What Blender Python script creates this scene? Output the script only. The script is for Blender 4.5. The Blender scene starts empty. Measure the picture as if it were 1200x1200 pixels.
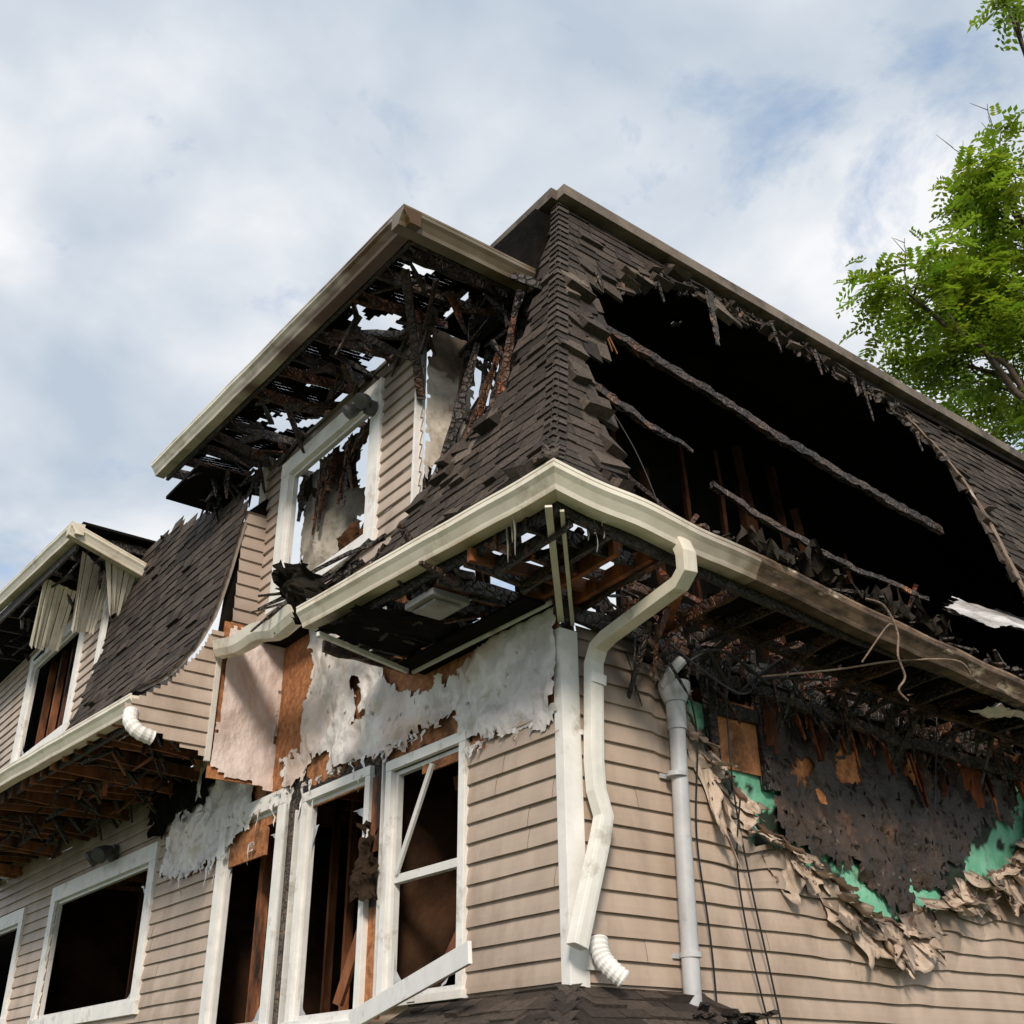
import bpy, math, random
from mathutils import Matrix, Vector, noise
R=random.Random(7)
V=Vector
def nz(x,y=0,z=0): return noise.noise(V((x,y,z)))
def fb(x,y,z,o=3):
    a=0;s=1;t=0
    for i in range(o):
        a+=s*nz(x,y,z);t+=s;s*=.5;x*=2.1;y*=2.1;z*=2.1
    return a/t
scene=bpy.context.scene
# ------------------------------------------------------------ camera
M=(Matrix.Rotation(math.radians(52.73-90),3,'Z')@Matrix.Rotation(math.radians(118),3,'X')@Matrix.Rotation(math.radians(-0.5),3,'Z'))
cam=bpy.data.cameras.new('camera'); co=bpy.data.objects.new('camera',cam)
scene.collection.objects.link(co); co.matrix_world=Matrix.Translation((-5.131,-6.148,0))@M.to_4x4()
cam.sensor_width=36; cam.lens=39.0; cam.clip_end=2000; cam.clip_start=.05; scene.camera=co
# ------------------------------------------------------------ materials
def mat(name,c1,c2,scale=6,rough=.7,bump=.2,bscale=40,metal=0,spec=.4,stain=None,stretch=(1,1,1),detail=6,voro=0,lo=.35,hi=.65,transl=0,bdist=.02):
    m=bpy.data.materials.new(name); m.use_nodes=True; nt=m.node_tree; N=nt.nodes; L=nt.links
    b=N['Principled BSDF']; b.inputs['Roughness'].default_value=rough; b.inputs['Metallic'].default_value=metal
    b.inputs['Specular IOR Level'].default_value=spec
    tc=N.new('ShaderNodeTexCoord'); mp=N.new('ShaderNodeMapping'); mp.inputs['Scale'].default_value=stretch
    L.new(tc.outputs['Object'],mp.inputs[0])
    n=N.new('ShaderNodeTexNoise'); n.inputs['Scale'].default_value=scale; n.inputs['Detail'].default_value=detail
    n.inputs['Roughness'].default_value=.6; L.new(mp.outputs[0],n.inputs['Vector'])
    cr=N.new('ShaderNodeValToRGB'); cr.color_ramp.elements[0].position=lo; cr.color_ramp.elements[1].position=hi
    cr.color_ramp.elements[0].color=(*c1,1); cr.color_ramp.elements[1].color=(*c2,1); L.new(n.outputs['Fac'],cr.inputs[0])
    col=cr.outputs[0]
    if stain:
        sc,sn,slo,shi=stain
        n2=N.new('ShaderNodeTexNoise'); n2.inputs['Scale'].default_value=sn; n2.inputs['Detail'].default_value=8
        n2.inputs['Roughness'].default_value=.68
        L.new(mp.outputs[0],n2.inputs['Vector'])
        mr=N.new('ShaderNodeMapRange'); mr.inputs[1].default_value=slo; mr.inputs[2].default_value=shi; L.new(n2.outputs['Fac'],mr.inputs[0])
        mx=N.new('ShaderNodeMix'); mx.data_type='RGBA'; L.new(mr.outputs[0],mx.inputs[0]); L.new(col,mx.inputs[6]); mx.inputs[7].default_value=(*sc,1); col=mx.outputs[2]
    at=N.new('ShaderNodeAttribute'); at.attribute_name='Col'
    mu=N.new('ShaderNodeMix'); mu.data_type='RGBA'; mu.blend_type='MULTIPLY'; mu.inputs[0].default_value=1
    L.new(col,mu.inputs[6]); L.new(at.outputs['Color'],mu.inputs[7]); L.new(mu.outputs[2],b.inputs['Base Color'])
    n3=N.new('ShaderNodeTexNoise'); n3.inputs['Scale'].default_value=bscale; n3.inputs['Detail'].default_value=5; L.new(mp.outputs[0],n3.inputs['Vector'])
    h=n3.outputs['Fac']
    if voro:
        vo=N.new('ShaderNodeTexVoronoi'); vo.feature='DISTANCE_TO_EDGE'; vo.inputs['Scale'].default_value=voro; L.new(mp.outputs[0],vo.inputs['Vector'])
        ad=N.new('ShaderNodeMath'); ad.operation='MINIMUM'; ad.inputs[1].default_value=.15; L.new(vo.outputs['Distance'],ad.inputs[0])
        a2=N.new('ShaderNodeMath'); a2.operation='MULTIPLY_ADD'; a2.inputs[1].default_value=5; L.new(ad.outputs[0],a2.inputs[0]); L.new(h,a2.inputs[2]); h=a2.outputs[0]
    bp=N.new('ShaderNodeBump'); bp.inputs['Strength'].default_value=bump; bp.inputs['Distance'].default_value=bdist
    L.new(h,bp.inputs['Height']); L.new(bp.outputs[0],b.inputs['Normal'])
    if transl:
        tr_=N.new('ShaderNodeBsdfTranslucent'); L.new(mu.outputs[2],tr_.inputs[0]); ms=N.new('ShaderNodeMixShader'); ms.inputs[0].default_value=transl
        L.new(b.outputs[0],ms.inputs[1]); L.new(tr_.outputs[0],ms.inputs[2]); L.new(ms.outputs[0],N['Material Output'].inputs[0])
    return m
SID=mat('vinyl_siding',(.43,.345,.285),(.52,.425,.36),2.2,.5,.06,60,stain=((.28,.21,.16),1.5,.50,.78),stretch=(1,1,.45))
WHT=mat('white_trim',(.74,.73,.71),(.86,.85,.83),5,.4,.06,50,stain=((.36,.31,.24),3.5,.56,.75))
GUT=mat('gutter_paint',(.76,.70,.58),(.86,.81,.70),4,.35,.05,40,stain=((.42,.32,.21),2.6,.54,.75))
GSO=mat('gutter_sooted',(.035,.024,.017),(.15,.10,.065),5,.6,.15,40,spec=.25,stain=((.50,.42,.31),2.1,.60,.70),stretch=(1,1,2.5))
CHR=mat('charred_wood',(.006,.005,.0045),(.038,.028,.021),9,.5,1.0,30,spec=.55,voro=14,stain=((.15,.075,.038),4,.57,.72))
BLK=mat('soot_black',(.004,.0035,.003),(.012,.010,.008),3,.95,.6,18,spec=.08)
BRN=mat('burnt_room',(.02,.012,.008),(.09,.045,.025),1.6,.9,.5,18,spec=.1)
SHG=mat('asphalt_shingle',(.040,.032,.027),(.080,.065,.055),30,.8,.5,220,spec=.3)
OSB=mat('osb_board',(.26,.095,.035),(.50,.22,.095),14,.8,.5,50,stain=((.06,.03,.015),2.2,.52,.68))
WRP=mat('house_wrap',(.66,.63,.62),(.84,.82,.81),1.6,.3,.7,4.5,stain=((.40,.31,.25),1.5,.52,.78),stretch=(1,1,.6),bdist=.10,spec=.6)
GRN=mat('green_sheathing',(.14,.44,.28),(.28,.62,.44),5,.7,.2,40,stain=((.10,.12,.08),5,.55,.72))
BRD=mat('burnt_board',(.010,.008,.007),(.040,.030,.024),1.8,.5,.6,25,spec=.5,stain=((.12,.065,.04),2.5,.56,.74))
MLT=mat('melted_vinyl',(.42,.34,.27),(.56,.47,.40),6,.5,.4,30,stain=((.12,.065,.04),4.5,.52,.72))
PIP=mat('grey_pipe',(.42,.43,.45),(.52,.53,.55),4,.4,.05,50,stain=((.25,.24,.23),5,.58,.75))
STD=mat('stud_wood',(.19,.065,.025),(.36,.14,.06),8,.8,.4,40,stain=((.02,.012,.01),3,.45,.65),stretch=(1,1,.3))
LEF=mat('leaf',(.17,.28,.02),(.30,.42,.04),.9,.45,.1,20,transl=.5)
BRK=mat('bark',(.06,.04,.03),(.12,.09,.07),8,.9,.8,30)
GRS=mat('grass_ground',(.05,.08,.025),(.11,.12,.05),3,.95,.6,30)
GLS=mat('dirty_glass',(.10,.11,.12),(.30,.31,.32),3,.12,.05,20,spec=.8)
CBL=mat('cable_black',(.012,.012,.012),(.02,.02,.02),5,.5,.1,20)
FLT=mat('roof_felt',(.20,.155,.12),(.32,.26,.21),4,.7,.3,40,stain=((.05,.04,.035),3,.5,.7))
GRY=mat('dormer_lining',(.30,.28,.26),(.46,.44,.40),3,.7,.2,20,stain=((.07,.055,.045),2.2,.46,.66))
# ------------------------------------------------------------ mesh builder
class MB:
    def __init__(s): s.v=[];s.f=[];s.c=[]
    def face(s,pts,c=(1,1,1)):
        i=len(s.v); s.v+= [tuple(p) for p in pts]; s.f.append(tuple(range(i,i+len(pts)))); s.c+= [c]*len(pts)
    def verts(s,pts,cols): i=len(s.v); s.v+=[tuple(p) for p in pts]; s.c+=cols; return i
    def build(s,name,m,parent=None,smooth=False,merge=0,bevel=0,solid=0,split=False):
        me=bpy.data.meshes.new(name); me.from_pydata(s.v,[],s.f)
        a=me.color_attributes.new('Col','FLOAT_COLOR','POINT')
        flat=[]
        for c in s.c: flat+= [c[0],c[1],c[2],1]
        a.data.foreach_set('color',flat)
        me.materials.append(m)
        if smooth: me.polygons.foreach_set('use_smooth',[True]*len(me.polygons))
        o=bpy.data.objects.new(name,me); scene.collection.objects.link(o)
        if parent: o.parent=parent
        if merge: w=o.modifiers.new('w','WELD'); w.merge_threshold=merge
        if solid: w=o.modifiers.new('s','SOLIDIFY'); w.thickness=solid
        if split: o.modifiers.new('e','EDGE_SPLIT')
        if bevel:
            w=o.modifiers.new('b','BEVEL'); w.width=bevel; w.segments=2; w.limit_method='ANGLE'
        me.update(); return o
def one(c): return (c,c,c)
def box(mb,x0,x1,y0,y1,z0,z1,c=(1,1,1)):
    P=[V((x,y,z)) for x in (x0,x1) for y in (y0,y1) for z in (z0,z1)]
    i=mb.verts(P,[c]*8)
    for q in ((0,1,3,2),(4,6,7,5),(0,4,5,1),(2,3,7,6),(0,2,6,4),(1,5,7,3)): mb.f.append(tuple(i+k for k in q))
def obeam(mb,p0,p1,w,h,c=(1,1,1),up=V((0,0,1)),cf=None,rough=0,seg=.15,taper=0,bow=0):
    p0=V(p0);p1=V(p1);d=p1-p0;L=d.length
    if L<1e-4: return
    d/=L; s=d.cross(up)
    if s.length<.05: s=d.cross(V((1,0,0)))
    s.normalize(); t=s.cross(d)
    n=max(1,int(L/seg)) if rough else 1
    pts=[];cols=[]
    for k in range(n+1):
        f=k/n; p=p0+d*(L*f); a=1-(taper*f*f if taper else 0)
        if bow: p=p+V((0,0,-bow*math.sin(math.pi*f)+.03*nz(f*9,L)))+s*.03*nz(f*7,L,4)
        for (i,j) in ((-1,-1),(1,-1),(1,1),(-1,1)):
            ww=w*.5*a;hh=h*.5*a
            if rough:
                ww*=1-rough*R.random(); hh*=1-rough*R.random()
            pts.append(p+s*(i*ww)+t*(j*hh)); cols.append(cf(p) if cf else c)
    i0=mb.verts(pts,cols)
    for k in range(n):
        a=i0+4*k
        for j in range(4): mb.f.append((a+j,a+(j+1)%4,a+4+(j+1)%4,a+4+j))
    mb.f.append((i0+3,i0+2,i0+1,i0)); e=i0+4*n; mb.f.append((e,e+1,e+2,e+3))
def tube(mb,pts,r,n=10,c=(1,1,1),sq=None,cf=None):
    pts=[V(p) for p in pts]; prev=None; base=None; s=None
    for k,p in enumerate(pts):
        d=(pts[min(k+1,len(pts)-1)]-pts[max(k-1,0)]).normalized()
        if s is None:
            s=d.cross(V((0,0,1)));
            if s.length<.1: s=V((1,0,0))
        s=(s-d*s.dot(d)).normalized(); t=d.cross(s)
        rr=r[k] if isinstance(r,(list,tuple)) else r
        ring=[]
        for j in range(n):
            a=2*math.pi*(j+.5)/n
            if sq:
                ca,sa=math.cos(a),math.sin(a); m=max(abs(ca)/sq[0],abs(sa)/sq[1])
                ring.append(p+s*(ca/m)+t*(sa/m))
            else: ring.append(p+s*(rr*math.cos(a))+t*(rr*math.sin(a)))
        i=mb.verts(ring,[cf(p) if cf else c]*n)
        if prev is not None:
            for j in range(n): mb.f.append((prev+j,prev+(j+1)%n,i+(j+1)%n,i+j))
        prev=i
        if k==0: mb.f.append(tuple(reversed(range(i,i+n))))
    mb.f.append(tuple(range(prev,prev+n)))
def pip(x,y,P):
    r=False;n=len(P);j=n-1
    for i in range(n):
        xi,yi=P[i];xj,yj=P[j]
        if (yi>y)!=(yj>y) and x<(xj-xi)*(y-yi)/(yj-yi)+xi: r=not r
        j=i
    return r
def interp(x,pts):
    if x<=pts[0][0]: return pts[0][1]
    for a,b in zip(pts,pts[1:]):
        if x<=b[0]: return a[1]+(b[1]-a[1])*(x-a[0])/(b[0]-a[0])
    return pts[-1][1]
def siding(mb,fn,u0,u1,z0,z1,keep,e=.155,du=.05,cf=None,warp=None,shade=.04):
    nc=int((z1-z0)/e)+1
    prof=[(0,0.0),(0,.032),(.33,.027),(.66,.017),(1.0,.004)]
    for k in range(nc):
        za=z0+k*e; ph=R.random()*4; sh=[1+R.uniform(-shade,shade) for _ in range(12)]
        nu=int((u1-u0)/du+.5)
        for i in range(nu):
            ua=u0+(u1-u0)*i/nu; ub=u0+(u1-u0)*(i+1)/nu
            pi=int((ua+ph)/3.7)%12; lift=.003*(pi%2)
            for j in range(4):
                zb=za+prof[j][0]*e; zc=za+prof[j+1][0]*e
                um=(ua+ub)/2; zm=(zb+zc)/2 if j else za+.02
                if zc>z1+1e-4 or not keep(um,zm): continue
                pts=[];cs=[]
                for (u,z,o) in ((ua,zb,prof[j][1]),(ub,zb,prof[j][1]),(ub,zc,prof[j+1][1]),(ua,zc,prof[j+1][1])):
                    dz,do=warp(u,z) if warp else (0,0)
                    wob=.006*nz(u*1.3,k*3.1)
                    pts.append(fn(u,z+wob+dz,o+lift+do+.004*nz(u*2.1,k*5.3,4))); g=sh[pi]; cc=cf(u,z) if cf else (1,1,1)
                    cs.append(tuple(g*q for q in cc))
                i0=mb.verts(pts,cs); mb.f.append((i0,i0+1,i0+2,i0+3))
def sheet(mb,poly,fn,cell=.05,amp=.03,fr=3,cf=None,edge=.03,holes=(),str_=(1,1)):
    us=[p[0] for p in poly]; vs=[p[1] for p in poly]
    u0,u1,v0,v1=min(us),max(us),min(vs),max(vs); nu=int((u1-u0)/cell)+1; nv=int((v1-v0)/cell)+1
    idx={}
    def vert(i,j):
        if (i,j) in idx: return idx[(i,j)]
        u=u0+i*cell+edge*.8*nz(i*.7,j*.7,3); v=v0+j*cell+edge*.8*nz(i*.7,j*.7,9)
        d=amp*fb(u*fr*str_[0],v*fr*str_[1],poly[0][0],3)*1.6+amp*.8*abs(nz(u*fr*2.3*str_[0],v*fr*1.1,5))
        idx[(i,j)]=mb.verts([fn(u,v,d)],[cf(u,v) if cf else (1,1,1)]); return idx[(i,j)]
    for i in range(nu):
        for j in range(nv):
            u=u0+(i+.5)*cell;v=v0+(j+.5)*cell
            ju=u+edge*2*nz(u*9,v*9,1); jv=v+edge*2*nz(u*9,v*9,7)
            if not pip(ju,jv,poly): continue
            if any(pip(ju,jv,h) for h in holes): continue
            mb.f.append((vert(i,j),vert(i+1,j),vert(i+1,j+1),vert(i,j+1)))
def empty(name):
    o=bpy.data.objects.new(name,None); scene.collection.objects.link(o); return o
H=empty('burned_house')
# ------------------------------------------------------------ LEFT WALL (x=0, faces -x) u=y
wins=[(1.2,2.40,.72,2.64),(2.72,4.02,.62,2.68),(4.44,5.95,.70,2.74),(8.1,12.0,1.08,2.74),(13.7,17.5,1.2,2.7)]
def inwin(u,z):
    return any(a<u<b and c<z<d for a,b,c,d in wins)
wrapP=[(0.0,3.62),(0.0,2.50),(.55,2.52),(1.08,2.60),(1.35,2.74),(2.57,2.78),(3.2,2.86),(4.64,2.92),(4.9,2.80),(6.01,2.42),(7.0,2.36),(7.81,2.50),(7.6,2.85),(6.95,3.64),(5.0,4.95),(3.2,4.95),(1.9,3.65)]
def keepL(u,z):
    if inwin(u,z): return False
    if .95<u<6.1 and z>2.5: return False
    if 2.38<u<2.74 and z>.6: return False
    if 4.0<u<4.46 and z>.6: return False
    if u<1.2 and z>2.62: return False
    if pip(u,z,wrapP) and u>5.5: return False
    return True
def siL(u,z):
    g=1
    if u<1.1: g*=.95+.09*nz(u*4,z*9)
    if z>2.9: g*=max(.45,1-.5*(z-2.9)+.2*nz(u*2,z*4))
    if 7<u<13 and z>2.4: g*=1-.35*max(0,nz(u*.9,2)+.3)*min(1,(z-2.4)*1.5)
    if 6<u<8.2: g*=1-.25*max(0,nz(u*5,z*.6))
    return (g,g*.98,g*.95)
mb=MB()
fL=lambda u,z,o: V((-o,u,z))
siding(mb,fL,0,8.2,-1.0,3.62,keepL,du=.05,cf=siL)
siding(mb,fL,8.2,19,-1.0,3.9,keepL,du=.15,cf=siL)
# ------------------------------------------------------------ RIGHT WALL (y=0, faces -y) u=x
holeR=[(.55,3.6),(.75,3.2),(1.15,3.08),(1.25,3.0),(1.40,2.57),(1.71,2.27),(1.95,1.88),(2.4,1.74),(2.75,1.63),(3.13,1.35),(3.45,1.24),(3.81,1.23),(4.15,1.42),(4.52,1.50),(5.1,1.75),(5.65,1.90),(6.1,2.21),(6.6,2.7),(6.9,3.6)]
def keepR(u,z):
    return not pip(u+.05*nz(u*6,z*6),z+.05*nz(u*6,z*6,4),holeR)
def dR(u,z):
    m=9
    for a,b in zip(holeR,holeR[1:]):
        ax,ay=a;bx,by=b;t=max(0,min(1,((u-ax)*(bx-ax)+(z-ay)*(by-ay))/((bx-ax)**2+(by-ay)**2)))
        m=min(m,math.hypot(u-ax-t*(bx-ax),z-ay-t*(by-ay)))
    return m
def warpR(u,z):
    if u<.9 or u>7: return (0,0)
    d=dR(u,z)
    if d>.9: return (0,0)
    k=(1-d/.9)**2
    return (-.10*k*(.6+1.3*nz(u*2.5,z)),.07*k*abs(nz(u*3,z*3,2))*2)
def siR(u,z):
    d=dR(u,z) if .3<u<7.5 else 3
    g=1-.5*max(0,1-d/.4)*(1+.8*nz(u*3,z*3,8))
    if u<1.4 and z>2.5: g*=1-.6*max(0,min(1,(z-2.5)/.6))*(.8+nz(u*5,z*5))
    g*=1-.22*max(0,nz(u*6,z*.5,3))
    g=max(.12,g)
    return (g,g*.96,g*.91)
siding(mb,lambda u,z,o: V((u,-o,z)),.14,11,-1.0,3.3,keepR,du=.05,cf=siR,warp=warpR)
capP=[(-1.70,3.60),(-1.3,3.90),(-1.0,4.32),(-.88,4.6),(-.75,4.6),(-.75,3.20),(-1.67,3.44)]
siding(mb,lambda u,z,o: V((u,4.9-o,z)),-1.75,-.75,3.0,4.62,lambda u,z: pip(u,z,capP),du=.012,e=.155)
siding(mb,lambda u,z,o: V((u,4.93-o,z)),-.66,-.36,4.62,6.2,lambda u,z: True,du=.05,e=.155,cf=lambda u,z:one(.8))
dw=(2.40,4.40,4.92,6.52)
siding(mb,lambda u,z,o: V((-.35-o,u,z)),1.52,5.1,4.62,6.95,lambda u,z: not(dw[0]<u<dw[1] and dw[2]<z<dw[3]),du=.08,e=.15,
  cf=lambda u,z:one(max(.2,1-.6*max(0,(z-5.9+.3*nz(u*3,z*2)))+.15*nz(u*3,z*3))))
siding(mb,lambda u,z,o: V((-.7-o,u,z)),9.6,17,4.4,7.1,lambda u,z: not(10.6<u<13.4 and 5.0<z<6.7),du=.2)
siding(mb,lambda u,z,o: V((u,9.6-o,z)),-.7,.6,4.6,7.1,lambda u,z: True,du=.2)
mb.build('siding',SID,H)
# ------------------------------------------------------------ structure
mb=MB()
def wallgrid(u0,u1,z0,z1,fn,keep,c=.1,col=(1,1,1)):
    nu=int((u1-u0)/c);nv=int((z1-z0)/c)
    for i in range(nu):
        for j in range(nv):
            u=u0+i*c;z=z0+j*c
            if keep(u+c/2,z+c/2): mb.face([fn(u,z),fn(u+c,z),fn(u+c,z+c),fn(u,z+c)],col)
wallgrid(0.1,18,-1.7,3.6,lambda u,z:V((.03,u,z)),lambda u,z:not any(a-.05<u<b+.05 and c-.05<z<d+.05 for a,b,c,d in wins))
mb.build('wall_sheathing',OSB,H)
mb=MB()
wallgrid(0.1,11,-1.7,3.3,lambda u,z:V((u,.10,z)),lambda u,z:not pip(u,z,holeR))
box(mb,.1,11,.1,18,3.22,3.30)
box(mb,.2,11,2.9,3.0,-1.7,3.2); box(mb,.06,2.6,18.9,19,-1.7,3.2)
box(mb,.05,11,.12,18,.1,.2)
box(mb,11,11.05,.1,6,-1.7,7.7)
box(mb,-.2,-.1,9.7,17,4.4,7.2)
for (xa,xb,za,zb) in ((1.9,3.0,6.0,7.9),(1.35,1.9,6.6,7.9),(3.0,11,3.3,7.75),(2.2,3.0,3.3,4.3)): box(mb,xa,xb,2.5,2.56,za,zb)
box(mb,.42,3.05,.34,.76,7.86,7.9); box(mb,.42,2.52,.76,.90,7.86,7.9); box(mb,2.62,3.05,.76,.90,7.86,7.9); box(mb,.42,3.05,.90,2.55,7.86,7.9)
box(mb,3,11,.16,2.55,7.68,7.74); box(mb,2.97,3.03,.2,2.55,7.70,7.88)
box(mb,2.50,2.56,.74,.80,7.84,7.93); box(mb,2.59,2.66,.86,.92,7.84,7.93)
box(mb,.05,.08,1.5,4.9,3.6,4.7)
mb.build('sooty_interior',BLK,H)
mb=MB(); box(mb,2.3,2.4,.2,19,-1.7,3.2); box(mb,.06,2.28,13.1,13.2,-1.7,3.2); box(mb,.06,2.28,6.6,6.7,-1.7,3.2); box(mb,.12,2.28,2.56,2.60,-1.7,3.0); mb.build('room_walls',BRN,H)
mb=MB()
box(mb,-.006,.02,0.02,1.9,2.5,3.62); box(mb,-.006,.02,1.9,4.9,2.6,4.95); box(mb,-.006,.02,4.9,7.9,2.3,3.6)
box(mb,-.74,-.007,4.905,4.93,3.0,4.75)
box(mb,-.004,.02,2.38,2.74,.5,2.9); box(mb,-.004,.02,4.0,4.46,.5,2.9)
mb.build('osb_sheathing',OSB,H)
mb=MB()
h1=[(4.15,3.20),(4.88,3.30),(4.95,4.9),(4.10,4.85)]
h2=[(.35,3.75),(.7,3.46),(1.2,3.27),(1.8,3.20),(2.3,3.34),(2.6,3.6),(2.6,4.0),(.5,3.9)]
h3=[(4.35,2.7),(5.2,2.8),(5.4,3.48),(4.95,3.5),(4.6,3.15)]
h4=[(1.15,2.5),(2.2,2.6),(2.0,2.92),(1.6,2.82),(1.3,2.93)]
h5=[(3.4,2.8),(4.1,2.8),(4.0,3.06),(3.7,3.12)]
h6=[(2.9,3.3),(3.05,3.28),(3.1,3.7),(2.98,3.72)]
def wc(u,z):
    g=1.06-.3*max(0,nz(u*1.7,z*2.3,3))
    if z<2.95 and u<4.6: g*=.85
    if z>3.3 and u<2.6: g*=.85
    s=max(0,nz(u*1.1,z*1.6,18)-.08)*.9
    g*=1-.3*max(0,nz(u*4,z*.8,8))
    return (g*(1-.25*s),g*(.98-.6*s),g*(.97-.8*s))
def wfn(u,v,d):
    r=abs(nz(u*2.2+v*2.5,v*.9-u*.3,12)); r2=abs(nz(u*5-v*3,v*3,31))
    return V((-.035-max(-.02,d)-.08*(.35-min(.35,r))-.03*(.3-min(.3,r2)),u,v))
sheet(mb,wrapP,wfn,.03,.06,2.6,wc,.05,[h1,h2,h3,h4,h5,h6])
sheet(mb,[(-.72,3.1),(0,2.95),(0,4.6),(-.66,4.7)],lambda u,v,d:V((u,4.88-max(-.02,d),v)),.04,.03,2,lambda u,v:(.95,.83,.79),.02)
for k in range(60):
    y=R.choice([R.uniform(2.6,4.6),R.uniform(.2,2.6),R.uniform(4.6,7.6)]); z=(2.86 if y>1.3 else 2.55) if y<5 else 2.45; L=R.uniform(.08,.6)*R.random() if y>2.6 else R.uniform(.03,.15); w=R.uniform(.01,.05)
    pts=[];n=6;dr=R.uniform(-.1,.1)
    for i in range(n+1):
        f=i/n; pts.append(((-.07-.05*nz(k,i*.6),y-w*(1-f)+dr*f*f,z-L*f),(-.07-.05*nz(k,i*.6+.2),y+w*(1-f)+dr*f*f,z-L*f)))
    for i in range(n): mb.face([pts[i][0],pts[i][1],pts[i+1][1],pts[i+1][0]],one(.95))
mb.build('house_wrap',WRP,H,smooth=True,merge=.0005)
# ------------------------------------------------------------ windows & trim
tr=MB(); gl=MB(); ch=MB(); st=MB(); bk=MB()
def frameL(x,a,b,c,d,w=.11,rail=None,cs=(1,1,1),depth=.06,miss=(),shards=3):
    X0,X1=x-depth,x+.06
    if 'l' not in miss: box(tr,X0,X1,b-w,b,c,d,cs)
    if 'r' not in miss: box(tr,X0,X1,a,a+w,c,d,cs)
    if 't' not in miss: box(tr,X0-.004,X1,a,b,d,d+w,cs)
    if 'b' not in miss: box(tr,X0-.02,X1,a-.02,b+.02,c-w*.7,c,cs)
    i=w+.002; s=.045
    box(tr,x-.01,x+.05,a+i,a+i+s,c,d,one(.85)); box(tr,x-.01,x+.05,b-i-s,b-i,c,d,one(.85))
    box(tr,x-.008,x+.05,a+i+s,b-i-s,d-s,d,one(.85)); box(tr,x-.008,x+.05,a+i+s,b-i-s,c,c+s,one(.85))
    if rail: box(tr,x-.015,x+.05,a+i+s,b-i-s,rail-.035,rail+.035,one(.92))
    for q in range(shards):
        xx=x+.02; ya,yb,za,zb=a+i+s,b-i-s,c+s,d-s
        cx_=R.choice([ya,yb]); sg=1 if cx_==ya else -1; cz=R.choice([za,za,zb-.2 if not rail else rail-.04]); up=1 if cz==za else -1
        W=R.uniform(.1,.35); Hh=R.uniform(.15,.5); P=[(xx,cx_,cz)]
        m=6
        for t in range(m+1):
            f=t/m; P.append((xx,cx_+sg*W*(1-f)**1.4*(1+.5*nz(t*3.3,q,x)),cz+up*Hh*f**1.4*(1+.4*nz(t*2.1,q,5))))
        gl.face(P,one(1.6))
frameL(0,1.18,2.42,.74,2.62,.09,rail=1.68)
frameL(0,2.70,4.04,.66,2.66,.09)
frameL(0,4.42,6.02,.66,2.74,.16)
frameL(0,7.95,12.2,1.1,2.72,.22)
frameL(0,13.6,18,1.2,2.62,.22)
obeam(tr,(-.03,2.22,1.72),(-.02,1.72,2.55),.03,.05,(.8,.8,.8))
obeam(tr,(-.10,2.75,.60),(-.50,.45,.90),.03,.15,(1,1,1))
obeam(tr,(-.07,5.9,.55),(-.1,2.5,.55),.05,.12,(1,1,1))
obeam(tr,(-.05,2.45,.7),(-.05,2.47,2.75),.02,.035,one(.75)); obeam(tr,(-.05,4.12,.62),(-.06,4.10,2.6),.02,.06,one(.8)); obeam(tr,(-.04,4.36,.62),(-.04,4.38,2.72),.02,.03,one(.5))
box(ch,-.012,-.005,2.44,2.69,1.5,2.85,one(2)); box(ch,-.012,-.005,4.05,4.41,.5,2.75,one(4))
def scorch(a,b,zb,zt,hk):
    n=int((b-a)/.03)
    for i in range(n):
        y=a+i*.03; hgt=(zt-zb)*(.25+hk*abs(nz(y*2.3,1))+.3*nz(y*9,4))
        if hgt<.01: continue
        box(ch,-.016,-.007,y,y+.031,zb-.05,zb+hgt)
scorch(1.15,2.6,2.66,2.84,1.4); scorch(2.6,4.3,2.72,3.0,1.7); scorch(4.3,5.6,2.8,3.2,1.7)
sheet(bk,[(2.35,1.5),(2.75,1.55),(2.8,2.0),(2.62,2.3),(2.45,1.95)],lambda u,v,d:V((-.09-d,u,v)),.03,.1,5,lambda u,v:(4,3,2.4),.05)
frameL(-.35,2.28,4.55,4.92,6.50,.20,shards=2)
gy=MB()
sheet(gy,[(3.35,4.9),(4.35,4.9),(4.35,6.5),(3.7,6.5),(3.5,6.0),(3.5,5.5)],lambda u,v,d:V((-.18-d+.6*max(0,4.0-u),u,v)),.04,.012,2,lambda u,v:tuple(q*max(.25,1-.6*max(0,v-5.5)-.5*max(0,nz(u*3,v*2))) for q in (1,.95,.87)),.05)
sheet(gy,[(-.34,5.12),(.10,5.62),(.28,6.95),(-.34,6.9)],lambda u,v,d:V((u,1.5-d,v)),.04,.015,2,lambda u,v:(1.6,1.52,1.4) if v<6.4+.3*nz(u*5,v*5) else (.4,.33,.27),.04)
gy.build('dormer_lining',GRY,H)
obeam(tr,(-.385,1.55,4.75),(-.385,1.55,6.85),.03,.11,(1,1,1),rough=.02,seg=.1,cf=lambda p:one(1 if p.z<6.2 else .3))
obeam(tr,(-.385,5.05,4.7),(-.385,5.05,6.9),.03,.12,(1,1,1))
box(tr,-.028,.14,-.045,-.001,.60,3.22,(1,1,1)); box(tr,-.034,-.028,-.045,.05,.60,3.22,(.95,.95,.95))
box(tr,-.80,-.74,4.86,4.9,3.16,4.42,(.75,.72,.68))
box(tr,-.76,-.70,9.5,9.66,4.5,7.0)
frameL(-.7,10.5,13.5,5.0,6.7,.22)
for y in (0.9,1.6,2.3,3.2,3.7,4.9,5.3,8.6,9.8,10.6,11.3): box(st,1.0,1.09,y,y+.05,.2,3.2,one(R.uniform(.5,1.2)))
for y in [k*.45+.3 for k in range(27)]: box(st,.1,2.3,y,y+.045,2.98,3.2,one(R.uniform(.6,1.4)))
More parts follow.
